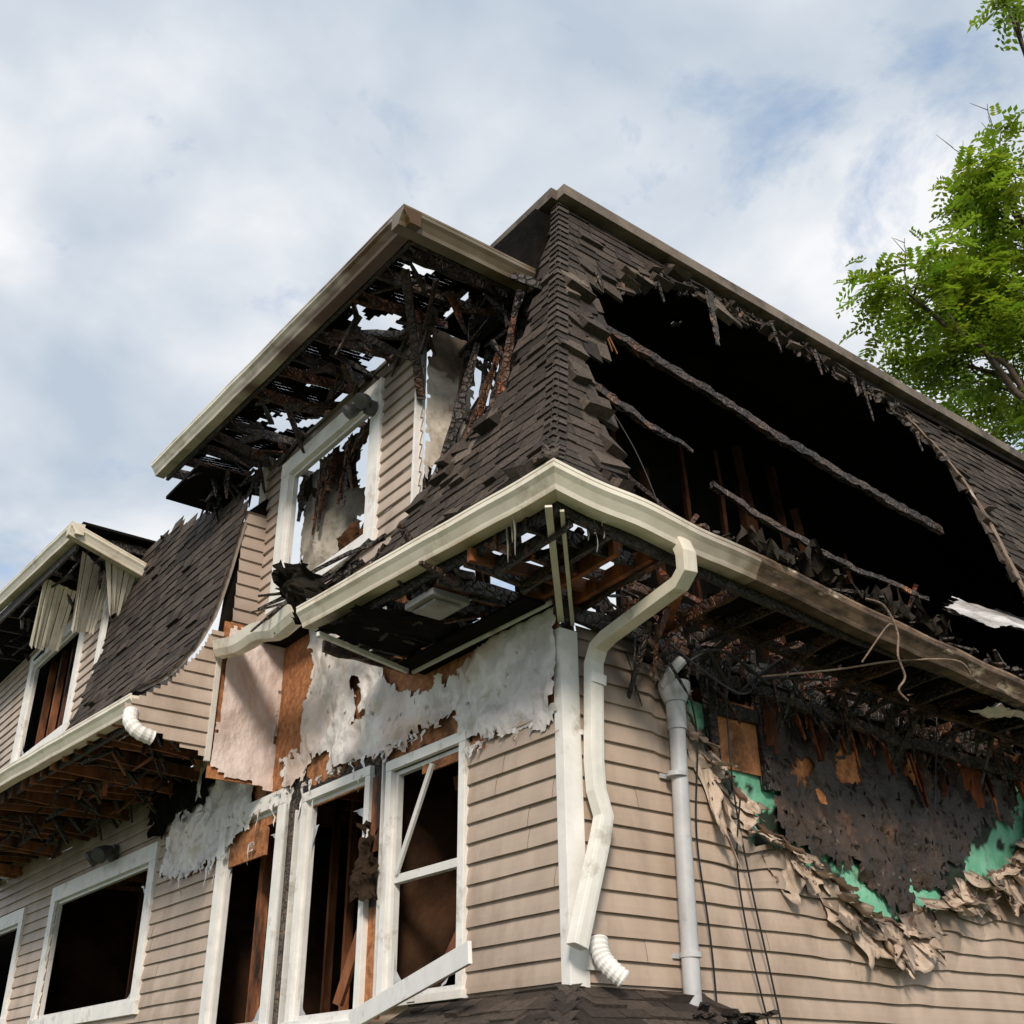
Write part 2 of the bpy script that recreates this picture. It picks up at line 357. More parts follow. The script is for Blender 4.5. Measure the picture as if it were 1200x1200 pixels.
box(st,.3,.39,5.55,5.66,.2,3.2,(1.3,1.3,1.3)); box(st,.10,.14,8.5,8.58,1,2.8); box(st,-.06,-.02,2.46,2.64,1.95,2.62,(1.1,1,.9))
obeam(st,(.3,1.9,1),(.9,1.2,2.9),.05,.1); obeam(st,(.3,3.7,.8),(.6,3.0,2.9),.05,.09,c=one(.7)); obeam(st,(.4,2.0,2.5),(1.6,1.3,2.8),.04,.12,c=one(1.1))
for k in range(5): box(st,-.5,-.4,10.7+k*.6,10.78+k*.6,4.9,6.8,one(R.uniform(.5,1.2)))
# ------------------------------------------------------------ gutters
def sweep(mb,path,nrm,prof,cf=None,sub=12,wv=.012):
    rows=[]
    P=[];Nn=[]
    for k in range(len(path)-1):
        for i in range(sub):
            f=i/sub; P.append(V(path[k]).lerp(V(path[k+1]),f)); Nn.append(V(nrm[k]).lerp(V(nrm[k+1]),f))
    P.append(V(path[-1]));Nn.append(V(nrm[-1]))
    for p,n in zip(P,Nn):
        w=V((0,0,wv*nz(p.x*1.7,p.y*1.7)))
        rows.append(mb.verts([p+n*o+V((0,0,z))+w for o,z in prof],[cf(p,o,z) if cf else (1,1,1) for o,z in prof]))
    m=len(prof)
    for a,b in zip(rows,rows[1:]):
        for j in range(m-1): mb.f.append((a+j,a+j+1,b+j+1,b+j))
    mb.f.append(tuple(rows[0]+j for j in range(m))); mb.f.append(tuple(rows[-1]+j for j in range(m)))
KP=[(-.19,-.005),(-.19,-.175),(-.13,-.175),(-.075,-.175),(-.065,-.14),(-.03,-.085),(-.004,-.055),(-.004,-.035),(-.004,-.02),(0,-.018),(0,0),(-.02,0),(-.02,-.02)]
g=MB()
def cR(p,o,z):
    t=max(0,min(1,(p.x+.3)/1.25)); n=nz(p.x*2.3,z*5,3)+.7*nz(p.x*9,z*20,p.y)
    k=t*(.82+n*.4)+.1*max(0,nz(p.x*5,z*20))
    k=max(0,min(.9,k))
    return (1-.9*k,1-.96*k,1-1.0*k)
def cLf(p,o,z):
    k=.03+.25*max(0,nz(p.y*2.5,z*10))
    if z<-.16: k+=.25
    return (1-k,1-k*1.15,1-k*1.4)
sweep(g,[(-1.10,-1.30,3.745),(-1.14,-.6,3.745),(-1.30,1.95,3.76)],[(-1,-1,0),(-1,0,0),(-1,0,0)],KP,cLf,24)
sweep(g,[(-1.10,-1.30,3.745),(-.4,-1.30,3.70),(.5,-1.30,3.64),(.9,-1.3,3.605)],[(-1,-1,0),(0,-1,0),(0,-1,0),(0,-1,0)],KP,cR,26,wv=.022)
gs=MB()
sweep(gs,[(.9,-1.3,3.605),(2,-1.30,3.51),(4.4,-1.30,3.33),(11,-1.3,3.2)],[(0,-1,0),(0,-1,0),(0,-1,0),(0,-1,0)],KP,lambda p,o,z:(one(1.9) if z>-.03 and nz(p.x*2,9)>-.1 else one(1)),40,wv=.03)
gs.build('gutter_sooted',GSO,H,solid=.004)
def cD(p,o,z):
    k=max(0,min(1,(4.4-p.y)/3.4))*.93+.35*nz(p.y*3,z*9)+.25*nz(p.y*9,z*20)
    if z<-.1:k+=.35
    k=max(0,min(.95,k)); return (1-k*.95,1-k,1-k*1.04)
def cD2(p,o,z):
    k=.84+.15*nz(p.x*4,z*9); return (1-k*.96,1-k,1-k*1.04)
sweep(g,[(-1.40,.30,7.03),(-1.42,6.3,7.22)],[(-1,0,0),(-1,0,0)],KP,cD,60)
sweep(g,[(-1.40,.30,7.03),(.10,.32,7.06)],[(0,-1,0),(0,-1,0)],KP,cD2,14)
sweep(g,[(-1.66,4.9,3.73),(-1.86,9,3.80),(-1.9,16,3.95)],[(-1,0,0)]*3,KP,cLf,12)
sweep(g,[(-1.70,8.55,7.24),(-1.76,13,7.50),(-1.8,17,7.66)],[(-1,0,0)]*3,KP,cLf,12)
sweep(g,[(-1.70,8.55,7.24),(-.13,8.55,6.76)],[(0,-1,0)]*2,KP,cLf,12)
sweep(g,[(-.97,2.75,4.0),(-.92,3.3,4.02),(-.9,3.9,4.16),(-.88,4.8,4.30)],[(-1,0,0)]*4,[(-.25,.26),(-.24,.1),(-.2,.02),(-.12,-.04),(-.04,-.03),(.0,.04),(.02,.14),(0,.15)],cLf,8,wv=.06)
g.build('gutters',GUT,H,solid=.004)
obeam(tr,(-1.0,-1.12,3.50),(.0,-.02,3.28),.05,.02,(.85,.8,.68)); obeam(tr,(-.9,-1.14,3.49),(.10,-.04,3.27),.03,.02,(.8,.75,.62))
obeam(tr,(-1.24,1.62,3.42),(-.22,1.86,3.38),.04,.04,(.9,.9,.85)); obeam(tr,(-.16,1.86,3.38),(-.12,-.05,3.40),.03,.03,(.85,.85,.8))
def fas(p0,p1,h=.2,w=.04): obeam(ch,p0,p1,w,h,rough=.12)
fas((-.88,-1.05,3.58),(-1.06,1.95,3.62)); fas((-.9,-1.08,3.58),(2,-1.08,3.38));fas((2,-1.08,3.38),(11,-1.08,3.12)); fas((-1.18,.5,6.94),(-1.2,6.25,7.1)); fas((-1.18,.52,6.95),(.2,.55,6.97))
fas((-1.45,4.98,3.6),(-1.68,16,3.8)); fas((-1.5,8.8,7.05),(-1.58,17,7.4))
# ------------------------------------------------------------ roofs
Pz=[(-1.22,3.77),(-1.0,3.93),(-.76,4.28),(-.57,4.8),(-.42,5.3),(-.1,6.6),(.27,8.04)]
PL=[(-1.62,3.76),(-1.33,3.98),(-1.06,4.38),(-.90,4.8),(-.80,5.3),(-.66,6.2),(-.5,7.25)]
def arc(P):
    s=[0]
    for a,b in zip(P,P[1:]): s.append(s[-1]+math.hypot(b[0]-a[0],b[1]-a[1]))
    return s
def onarc(P,S,t):
    t=max(0,min(S[-1],t))
    for k in range(len(P)-1):
        if t<=S[k+1]+1e-9:
            f=(t-S[k])/(S[k+1]-S[k]); a,b=P[k],P[k+1]
            d=V((b[0]-a[0],b[1]-a[1])).normalized()
            return a[0]+(b[0]-a[0])*f,a[1]+(b[1]-a[1])*f,V((-d.y,d.x))
SP=arc(Pz);SLf=arc(PL)
shm=MB(); deck=MB()
def shingles(P,S,fn,u0,u1,keep,edge=None,row=.125,seed=0,tone=1.0,w=(.14,.32)):
    rr=random.Random(seed); n=int(S[-1]/row)
    for k in range(n+1):
        t0=k*row-.03; t1=min(S[-1],t0+row*1.45)
        o0,z0,n0=onarc(P,S,max(0,t0)); o1,z1,n1=onarc(P,S,t1)
        u=u0-rr.random()*.3
        while u<u1:
            wd=rr.uniform(*w); ua=max(u,u0); ub=min(u+wd-.006,u1); u+=wd
            if ub-ua<.01: continue
            um=(ua+ub)/2
            lo,hi=(edge(z0) if edge else (-99,99))
            if ub<lo or ua>hi: continue
            ua=max(ua,lo);ub=min(ub,hi)
            kk=keep(um,z0+.04)
            if not kk: continue
            near=1 if kk==2 else 0
            th=.020+rr.random()*.012+ (rr.random()**2*.12 if near else 0); l1=.004
            if not near and rr.random()<.04: th+=rr.uniform(.02,.05)
            drop=rr.uniform(0,.03)+(rr.uniform(0,.09) if near else 0)
            if k<=1: drop*=.2
            sk=rr.uniform(-.07,.07) if near else rr.uniform(-.006,.006)
            g=rr.choice([.55,.75,.9,1.0,1.15,1.35])*tone*(1+.3*nz(um*.8,z0*.8)); c=(g*1.05,g,g*.96)
            if near and rr.random()<.4: g*=1.9; c=(g,g*.97,g*.93)
            a=fn(ua,o0+n0.x*th,z0-drop+n0.y*th); b=fn(ub,o0+n0.x*th,z0-drop+sk+n0.y*th)
            cc=fn(ub,o1+n1.x*l1,z1+n1.y*l1); d=fn(ua,o1+n1.x*l1,z1+n1.y*l1)
            a2=fn(ua,o0-n0.x*.002,z0-drop-n0.y*.002); b2=fn(ub,o0-n0.x*.002,z0-drop+sk-n0.y*.002)
            i=shm.verts([a,b,cc,d,a2,b2],[c]*6)
            shm.f+=[(i,i+1,i+2,i+3),(i+4,i+5,i+1,i),(i,i+3,i+4),(i+1,i+5,i+2)]
def deckgrid(P,S,fn,u0,u1,keep,edge=None,c=.1):
    n=int(S[-1]/c);nu=int((u1-u0)/c)
    for k in range(n):
        o0,z0,n0=onarc(P,S,k*c);o1,z1,n1=onarc(P,S,min(S[-1],(k+1)*c)+.001)
        for i in range(nu):
            ua=u0+i*c;ub=ua+c;um=ua+c/2
            lo,hi=(edge(z0) if edge else (-99,99))
            if ub<lo or ua>hi: continue
            ua=max(ua,lo);ub=min(ub,hi)
            if not keep(um,z0): continue
            q=.02
            deck.face([fn(ua,o0-n0.x*q,z0-n0.y*q),fn(ub,o0-n0.x*q,z0-n0.y*q),fn(ub,o1-n1.x*q,z1-n1.y*q),fn(ua,o1-n1.x*q,z1-n1.y*q)])
holeS=[(.42,6.95),(.9,7.0),(1.3,7.32),(1.68,7.6),(2.39,7.78),(3.01,7.74),(4.05,7.78),(4.92,7.68),(5.72,7.55),(6.22,7.15),(6.46,6.25),(6.33,5.05),(6.2,4.3),(6.0,3.5),(-.3,3.5),(-.15,3.95),(.02,4.4),(.08,4.8),(.13,5.14),(.09,5.45),(.30,5.9),(.38,6.4)]
def kS(u,z):
    a=u+.12*nz(u*4,z*4);b=z+.16*nz(u*5,z*5,3)
    if pip(a,b,holeS): return 0
    for dx,dz in ((.25,0),(-.25,0),(0,.25),(0,-.32),(0,-.16)):
        if pip(a+dx,b+dz,holeS): return 2
    return 1
def edS(z): return (interp(z,[(p[1],p[0]) for p in Pz])+.12,99)
def fS(u,o,z): return V((u,o,z-max(0,z-4)*.0065*max(0,u)-.045*max(0,min(u,4.4)+1)*max(0,(5-z)/1.3)))
shingles(Pz,SP,fS,-1.3,11,kS,edS,seed=1); deckgrid(Pz,SP,fS,-1.3,11,kS,edS)
def kT(u,z):
    if u>1.5:
        return 1 if z<interp(u,[(1.5,4.75),(1.95,4.2)]) else 0
    ez=interp(u,[(.0,9),(.18,8.0),(.24,6.2),(.32,5.75),(.42,5.45),(.8,5.3),(1.1,5.25),(1.5,4.9)])
    if u>.6 and z>7.0: return 1
    z2=z+.15*nz(u*6,z*5)
    return 0 if z2>ez else (2 if z2>ez-.35 and u>.1 else (2 if 3.9<z<4.3 and nz(u*4,z*4)>.1 else 1))
def edT(z): return (interp(z,[(p[1],p[0]) for p in Pz]),99)
fT=lambda u,o,z:V((o+.12,u,z))
shingles(Pz,SP,fT,-1.3,1.95,kT,edT,seed=2,tone=1.05); deckgrid(Pz,SP,fT,-1.3,1.95,kT,edT)
for k in range(46):
    t0=k*SP[-1]/46; o,z,n=onarc(Pz,SP,t0); o2,z2,n2=onarc(Pz,SP,min(SP[-1],t0+.15))
    g_=R.uniform(.7,1.5); a=.13;q=.04;c=one(g_)
    A=V((o+.12-q,o-q,z)); B=V((o2+.12-q*.3,o2-q*.3,z2))
    shm.face([A,A+V((a,.0,0)),B+V((a,.0,0)),B],c); shm.face([A,B,B+V((0,a,0)),A+V((0,a,0))],c)
    shm.face([A,A+V((0,a,0)),A+V((q,a,0)),A+V((q,q,0)),A+V((a,q,0)),A+V((a,0,0))],c)
def kP(u,z):
    if u>9.55 and z>4.45: return 0
    zt=6.25+.30*(u-4.9)+.15*nz(u*2.3,2)
    return 1 if z<min(7.2,zt) else 0
fP=lambda u,o,z:V((o,u,z))
shingles(PL,SLf,fP,4.86,17,kP,seed=3,w=(.2,.4),row=.14); deckgrid(PL,SLf,fP,4.9,17,kP,c=.12)
for k in range(16):
    a=onarc(PL,SLf,SLf[-1]*k/24);b=onarc(PL,SLf,SLf[-1]*(k+1)/24)
    tr.face([(a[0]+.01,4.89,a[1]),(b[0]+.01,4.89,b[1]),(b[0]+.06,4.89,b[1]),(a[0]+.06,4.89,a[1])],(.35,.3,.26))
deck.face([(-.80,4.95,4.5),(-.33,4.95,4.5),(-.33,4.95,6.5),(-.60,4.95,6.2),(-.76,4.95,5.4)])
KS=[(-1.3,-.12),(-.02,.68)]; SK=arc(KS)
ed1=lambda z:(interp(z,[(-.12,-1.3),(.68,-.02)]),99)
shingles(KS,SK,lambda u,o,z:V((u,o,z)),-1.4,1.25,lambda u,z:1 if u<1.25-.35*(.68-z)+.1*nz(u*9,z*9) else 0,ed1,seed=5)
shingles(KS,SK,lambda u,o,z:V((o,u,z)),-1.4,1.9,lambda u,z:1,ed1,seed=6)
deckgrid(KS,SK,lambda u,o,z:V((u,o,z)),-1.4,1.2,lambda u,z:1,ed1); deckgrid(KS,SK,lambda u,o,z:V((o,u,z)),-1.4,1.9,lambda u,z:1,ed1)
shm.build('shingles',SHG,H)
deck.build('roof_deck',BLK,H)
for k in range(30):
    x=R.uniform(.7,1.5); obeam(ch,(x,-R.uniform(.05,.5),.55-R.uniform(0,.3)),(x+R.uniform(-.2,.2),-R.uniform(.05,.5),.6-R.uniform(0,.3)),.1,.03,rough=.5)
rt=MB()
obeam(rt,(.33,.20,8.08),(11,.20,7.80),.16,.13,cf=lambda p:one(.65+.3*nz(p.x*2)),rough=.02,seg=.4)
obeam(rt,(.34,.24,8.082),(.40,3.2,8.12),.16,.13,cf=lambda p:one(.5),rough=.02,seg=.4)
obeam(rt,(-.95,.85,7.27),(.25,.85,7.42),.06,.10,c=one(.6)); obeam(rt,(-.95,.85,7.27),(-.95,6,7.42),.06,.08,c=one(.4))
obeam(rt,(-.45,8.3,7.0),(.2,8.3,7.05),.1,.25)
rt.build('ridge_trim',FLT,H)
def inhole(x,y): return nz(x*2.6,y*1.7,11)+.35*nz(x*9,y*9,2)>.30 and y>.75
c=.05
for i in range(int(1.6/c)):
    for j in range(int(5.6/c)):
        x=-1.25+i*c;y=.5+j*c
        if inhole(x,y) : continue
        if x>.1 and y>1.4: continue
        z=7.0+.11*(x+1.25)+.03*(y-.3)+.01*nz(x*5,y*5)
        bk.face([(x,y,z),(x+c,y,z),(x+c,y+c,z),(x,y+c,z)])
BC=[one(.7),one(1.3),one(1.9),(3.4,1.8,1.0),(2.4,1.35,.8)]
for k in range(14):
    y=.75+k*.42+R.uniform(-.08,.08); z=6.9+.03*y; L=R.uniform(1.1,2.0)
    if k in (3,8): continue
    obeam(ch,(-1.2,y,z),(-1.2+L,y+R.uniform(-.1,.1),z+.1*L-R.choice([0,0,.1,.25])),.05,.16,rough=.35,taper=.4,c=R.choice(BC))
for k in range(60):
    y=R.uniform(.8,6.0);x=R.uniform(-1.1,-.2); obeam(ch,(x,y,6.92+R.uniform(-.05,.05)),(x+R.uniform(-.5,.6),y+R.uniform(-.5,.5),6.9+R.uniform(-.4,.2)),R.uniform(.02,.09),R.uniform(.03,.12),rough=.4,taper=.6,c=R.choice(BC))
obeam(ch,(-1.0,.9,6.9),(-.4,1.5,6.0),.09,.09,rough=.3,c=(2,1.7,1.5))
box(bk,-1.2,-.4,5.15,6.2,6.72,6.76)
for k in range(18):
    y=R.uniform(4.9,6.1);x=R.uniform(-1.1,-.4); obeam(ch,(x,y,6.75),(x+R.uniform(-.2,.2),y+R.uniform(-.2,.2),6.75-R.uniform(.05,.45)),.08,.05,rough=.5,taper=.7)
for k in range(16):
    y=.3+k*.085+R.uniform(-.03,.03); x=R.uniform(-.15,.15)
    z1=R.uniform(5.6,7.3); obeam(ch,(x-.25,y,5.0),(x+.1+R.uniform(-.1,.2),y+R.uniform(-.3,.3),z1),R.uniform(.03,.09),R.uniform(.05,.14),rough=.5,taper=.5,c=R.choice(BC))
for k in range(34):
    y=R.uniform(.25,1.5);z=R.uniform(5.1,7.2); obeam(ch,(R.uniform(-.2,.3),y,z),(R.uniform(-.2,.5),y+R.uniform(-.5,.5),z+R.uniform(-.4,.4)),R.uniform(.02,.1),R.uniform(.03,.14),rough=.5,taper=.6)
box(bk,.3,.36,.28,.7,6.1,7.86); box(bk,.1,.4,.3,1.45,6.75,7.82)
sheet(bk,[(.3,5.2),(.9,5.2),(1.0,5.5),(.8,5.9),(.9,6.6),(1.4,6.7),(1.4,7.2),(.3,7.2)],lambda u,v,d:V((.12+d,u,v)),.05,.1,4,None,.12)
for k in range(12):
    y=3.0+R.uniform(0,1.4); obeam(ch,(R.uniform(.2,1.2),y,R.uniform(4.7,5.6)),(R.uniform(.2,1.2),y+R.uniform(-.7,.7),R.uniform(5.8,7.2)),.08,.14,rough=.5,taper=.5)
for k in range(16):
    y=R.uniform(2.55,4.3); obeam(ch,(-.2,y,6.5),(-.22,y+R.uniform(-.3,.3),6.5-R.uniform(.15,.9 if y>3 else .35)),R.uniform(.05,.2),.04,rough=.6,taper=.6,seg=.06,c=R.choice(BC))
sheet(bk,[(2.5,6.52),(4.4,6.52),(4.3,6.1),(3.7,6.2),(3.4,5.8),(3.2,5.95),(3.0,6.3),(2.75,6.4)],lambda u,v,d:V((-.16-d,u,v)),.05,.08,4,lambda u,v:(1.5,1.1,.9),.08)
sheet(bk,[(2.5,4.9),(3.4,4.9),(3.2,5.1),(2.9,5.25),(2.6,5.1)],lambda u,v,d:V((-.3-d,u,v)),.04,.08,4,lambda u,v:(9,5,3),.08)
# ------------------------------------------------------------ right attic timbers
hl=lambda p:(max(.5,1.9+2.6*nz(p.x*3,p.z*5)),max(.5,1.55+2.1*nz(p.x*3,p.z*5)),max(.45,1.3+1.8*nz(p.x*3,p.z*5)))
obeam(ch,(.30,.05,6.52),(5.9,.05,5.88),.08,.12,rough=.45,cf=hl,seg=.08,bow=.06); obeam(ch,(.0,-.30,5.48),(1.6,-.1,5.34),.07,.11,rough=.5,cf=hl,taper=.6,seg=.08,bow=.03)
obeam(ch,(1.75,-.15,5.02),(5.0,-.15,4.70),.06,.09,rough=.5,cf=hl,seg=.08,taper=.3,bow=.10); obeam(ch,(2.9,.9,4.75),(6.0,.9,4.3),.06,.1,rough=.4,c=(1.8,1.0,.6),bow=.1)
obeam(ch,(.5,.7,5.9),(3.2,1.0,5.2),.05,.08,rough=.5,c=(1.4,.8,.5),taper=.6,bow=.1)
for k in range(12):
    x=.8+k*.5+R.uniform(-.18,.18); obeam(bk,(x,1.5,3.4),(x+R.uniform(-.25,.25),1.8,R.uniform(6,7.7)),.05,.12,rough=.3,c=(4.0,2.1,1.3),bow=.02)
for k in range(14):
    x=R.uniform(1.2,5.8); obeam(ch,(x,R.uniform(.3,1.2),R.uniform(3.6,4.8)),(x+R.uniform(-.6,1.4),R.uniform(.4,1.4),R.uniform(4.0,5.6)),.03,.06,rough=.5,c=(3.2,1.4,.7),bow=.06)
for k in range(110):
    x=R.uniform(.4,6.4); y=R.uniform(-.7,1.0); z=3.45+R.random()*.3+.25*max(0,nz(x*.9,4)); obeam(ch,(x,y,z),(x+R.uniform(-.5,.5),y+R.uniform(-.4,.4),z+R.uniform(-.1,.35)),R.uniform(.03,.14),R.uniform(.02,.08),rough=.5,taper=.4,c=R.choice(BC))
hang=[(.45,6.9),(.9,7.0),(1.68,7.6),(2.4,7.78),(4.05,7.78),(5.7,7.6),(6.4,6.8)]
def yat(z): return interp(z,[(p[1],p[0]) for p in Pz])
for k in range(90):
    x=R.uniform(.5,6.3); zt=interp(x,hang)+.10-.0065*x*3.7
    L=R.uniform(.05,.22)
    obeam(ch,(x,yat(zt),zt),(x+R.uniform(-.08,.12),yat(zt)-.03,zt-L),R.uniform(.05,.2),.03,rough=.5,taper=.55,seg=.05,cf=lambda p:one(max(.4,1.8+2*nz(p.x*7,p.z*7))))
for (x,L,w) in ((2.35,.75,.12),(3.35,.38,.09),(4.1,.36,.07),(4.95,.55,.10),(4.8,.3,.05),(1.55,.3,.12),(5.9,.3,.06)):
    zt=interp(x,hang)+.05-.0065*x*3.7; obeam(ch,(x,.12,zt),(x+R.uniform(-.05,.12),.08,zt-L),w,.04,rough=.5,taper=.5,seg=.06,cf=lambda p:one(max(.5,1.9+2.4*nz(p.x*9,p.z*7))))
for k in range(2):
    x=.47+k*.06; obeam(st,(x,-.14,6.35-.1*k),(x+.1,-.18,6.0),.04,.02,rough=.5,taper=.6,c=(1.1,1.3,1.3))
rim=[(5.72,7.42),(6.22,6.98),(6.42,6.5),(6.48,6.0),(6.38,5.05),(6.25,4.5)]
for a,b in zip(rim,rim[1:]):
    obeam(tr,(a[0],yat(a[1])-.02,a[1]),(b[0],yat(b[1])-.02,b[1]),.06,.045,(.24,.175,.13),rough=.55,seg=.08)
for k in range(24):
    x=-.8+k*.42+R.uniform(-.06,.06); L=R.uniform(.6,1.2)
    obeam(ch,(x,-1.08,3.48-.05*max(0,x)),(x+R.uniform(-.12,.12),-1.08+L+.2,3.44-.05*max(0,x)-R.choice([0,0,.12])),.05,.12,rough=.35,c=R.choice(BC))
obeam(ch,(-.1,-.08,3.36),(8,-.1,3.12),.08,.14,rough=.3,c=one(1.5),bow=.05); obeam(ch,(.3,-.5,3.5),(7,-.5,3.15),.06,.1,rough=.4,c=(2.6,1.5,.9),bow=.08)
obeam(ch,(.9,-.2,3.15),(7,-.12,2.98),.06,.12,rough=.4,c=one(1.6),bow=.06)
sheet(bk,[(.9,-1.1),(7,-1.1),(7,-.3),(5,-.5),(3.5,-.3),(2,-.5),(1,-.4)],lambda u,v,d:V((u,v,3.52-.05*u+d)),.07,.08,3,None,.12)
for k in range(120):
    x=R.uniform(.5,6.8); obeam(ch,(x,R.uniform(-.5,.1),3.35-.03*x),(x+R.uniform(-.25,.25),R.uniform(-.5,.1),R.uniform(2.7,3.2)),R.uniform(.02,.12),R.uniform(.02,.05),rough=.5,taper=.6,seg=.08,c=R.choice(BC))
for k in range(26):
    x=R.uniform(2.2,6.6); z=R.uniform(2.7,3.0); obeam(st,(x,-.05,z+.2),(x+R.uniform(-.1,.1),-.08,z-R.uniform(.0,.3)),R.uniform(.06,.18),.03,rough=.65,taper=.5,seg=.05,c=R.choice([(1.0,.75,.6),(1.6,1.2,.9),(.6,.4,.3),(.4,.3,.25)]))
for k in range(190):
    x=R.uniform(.2,6.8); y=R.uniform(-1.3,-.7); z=3.72-.075*x+R.uniform(-.03,.10)+.08*max(0,nz(x*1.5,3))
    obeam(ch,(x,y,z),(x+R.uniform(-.25,.25),y+R.uniform(-.15,.3),z+R.uniform(-.08,.10)),R.uniform(.03,.14),R.uniform(.01,.05),rough=.5,taper=.5,seg=.06,c=one(R.uniform(.6,3.0)))
for xc in (1.05,1.5,2.35,3.0):
    sheet(bk,[(xc-.3,-1.36),(xc+.35,-1.36),(xc+.3,-1.0),(xc-.2,-1.0)],lambda u,v,d:V((u,v,3.80-.075*u+d*2.2-.3*max(0,-1.28-v))),.03,.1,5,lambda u,v:one(4),.06)
for k in range(9):
    y=-.8+k*.36; obeam(ch,(-.95,y,3.52),(.2,y+R.uniform(-.05,.05),3.50),.05,.13,rough=.35,c=R.choice(BC))
for k in range(50):
    y=R.uniform(-.6,1.9);x=R.uniform(-1,0); obeam(ch,(x,y,3.52+R.uniform(-.1,.1)),(x+R.uniform(-.4,.4),y+R.uniform(-.4,.4),3.5+R.uniform(-.12,.5)),R.uniform(.03,.1),R.uniform(.03,.1),rough=.5,taper=.4,c=R.choice(BC))
box(bk,-.34,-.01,.0,1.9,3.40,3.42)
sheet(bk,[(-1.2,1.0),(-.3,.6),(-.3,1.85),(-1.25,1.7)],lambda u,v,d:V((u,v,3.45+d)),.05,.03,3,None,.08)
obeam(st,(-1.0,-.2,3.5),(.2,-.25,3.52),.05,.1,c=(.9,.8,.7)); obeam(st,(.05,-1.0,3.5),(.1,.1,3.48),.05,.12,c=(1.2,1,.9)); obeam(st,(.4,-1.0,3.46),(1.1,.0,3.42),.05,.12,c=(1.2,1,.9)); obeam(st,(-.2,-.9,3.52),(-.15,.4,3.5),.05,.14,c=(1.1,1,.9)); obeam(st,(-.9,.4,3.53),(.1,.35,3.5),.05,.1,c=(.8,.7,.6))
for (x,y) in ((-1.0,-.75),(-.97,-.68),(-.95,-.6),(-.6,-1.05),(-.55,-1.08),(-.5,-1.1)):
    L=R.uniform(.1,.3); mbq=[]
    for i in range(6):
        f=i/5; w_=.07*(1-f*.8)+.02*nz(x*9,i); mbq.append(((x-w_*.5+.03*nz(i,x),y-w_*.4,3.56-L*f),(x+w_*.5+.03*nz(i,x),y+w_*.4,3.56-L*f)))
    for i in range(5): tr.face([mbq[i][0],mbq[i][1],mbq[i+1][1],mbq[i+1][0]],(.95,.92,.86))
for k in range(26):
    y=5.1+k*.42+R.uniform(-.05,.05); obeam(st,(-1.6,y,3.62),(0,y+R.uniform(-.08,.08),3.66-R.choice([0,0,.15])),.05,.14,c=one(R.uniform(.4,1.5)))
box(bk,-1.45,0,4.95,16,3.76,3.79)
for k in range(80):
    y=R.uniform(5,12);x=R.uniform(-1.3,0); obeam(ch,(x,y,3.6),(x+R.uniform(-.4,.4),y+R.uniform(-.4,.4),3.6-R.uniform(0,.35)),R.uniform(.03,.12),R.uniform(.02,.08),rough=.5,taper=.5,c=one(R.uniform(.5,1.8)))
for k in range(26):
    y=R.uniform(5,9);x=R.uniform(-1.3,0); obeam(st,(x,y,3.6),(x+R.uniform(-.3,.3),y+R.uniform(-.3,.3),3.6-R.uniform(0,.3)),R.uniform(.03,.14),.03,rough=.5,taper=.5)
sheet(bk,[(5.2,3.7),(8.6,3.75),(8.4,3.3),(7.9,2.95),(7.4,3.2),(6.6,3.1),(6.2,3.35)],lambda u,v,d:V((-.06-d,u,v)),.05,.08,4,None,.08)
for (a,b,c_,d_) in (((-1.4,8.9,7.0),(-.75,9.5,6.95),(-.8,9.8,6.2),(-1.1,9.9,6.2)),((-1.5,10.4,7.1),(-1.0,10.4,7.0),(-.9,11.2,6.3),(-1.3,11.4,6.4)),((-1.1,8.8,6.95),(-.3,8.8,6.8),(-.5,9.2,6.35),(-.8,9.2,6.3))):
    a,b,c_,d_=map(V,(a,b,c_,d_))
    for i in range(8):
        f0,f1=i/8,(i+1)/8-.012; o_=V((0,-.02,0)) if i%2 else V((0,0,0))
        tr.face([a.lerp(b,f0)+o_,a.lerp(b,f1)+o_,d_.lerp(c_,f1)+o_+V((0,0,-.08*R.random())),d_.lerp(c_,f0)+o_+V((0,0,-.08*R.random()))],(.86,.80,.70))
for k in range(30):
    y=R.uniform(9,14);x=R.uniform(-1.4,-.6); obeam(ch,(x,y,7.1),(x+R.uniform(-.3,.4),y+R.uniform(-.4,.4),7.1-R.uniform(0,.5)),R.uniform(.05,.12),R.uniform(.03,.08),rough=.5,taper=.5)
box(bk,-1.5,.8,8.75,17,7.34,7.38)
for k in range(9):
    y=8.9+k*.7; obeam(ch,(-1.5,y,7.2),(.3,y,7.25),.05,.14,rough=.3)
for k in range(50):
    y=R.uniform(5.4,8.8); zz_=6.2+.30*(y-4.9); zz_=min(zz_,7.1); obeam(ch,(R.uniform(-.55,-.3),y,zz_-.1),(R.uniform(-.6,.2),y+R.uniform(-.5,.5),zz_+R.uniform(-.2,.1)),.09,.05,rough=.5,taper=.4,c=one(R.uniform(.6,2)))
sheet(bk,[(1.6,3.78),(2.25,3.72),(2.3,3.95),(2.0,4.15),(1.7,4.05)],lambda u,v,d:V((-1.25-.6*(v-3.9)-d*2,u,v)),.03,.1,5,lambda u,v:one(2),.05)
for k in range(26):
    y=R.uniform(1.7,3.4); obeam(ch,(-.6,y,4.5+R.uniform(-.1,.2)),(-.9+R.uniform(-.3,.3),y+R.uniform(-.4,.4),4.2+R.uniform(-.25,.2)),R.uniform(.04,.1),.04,rough=.5,taper=.5)
box(bk,-.34,.0,1.52,4.88,4.58,4.62)
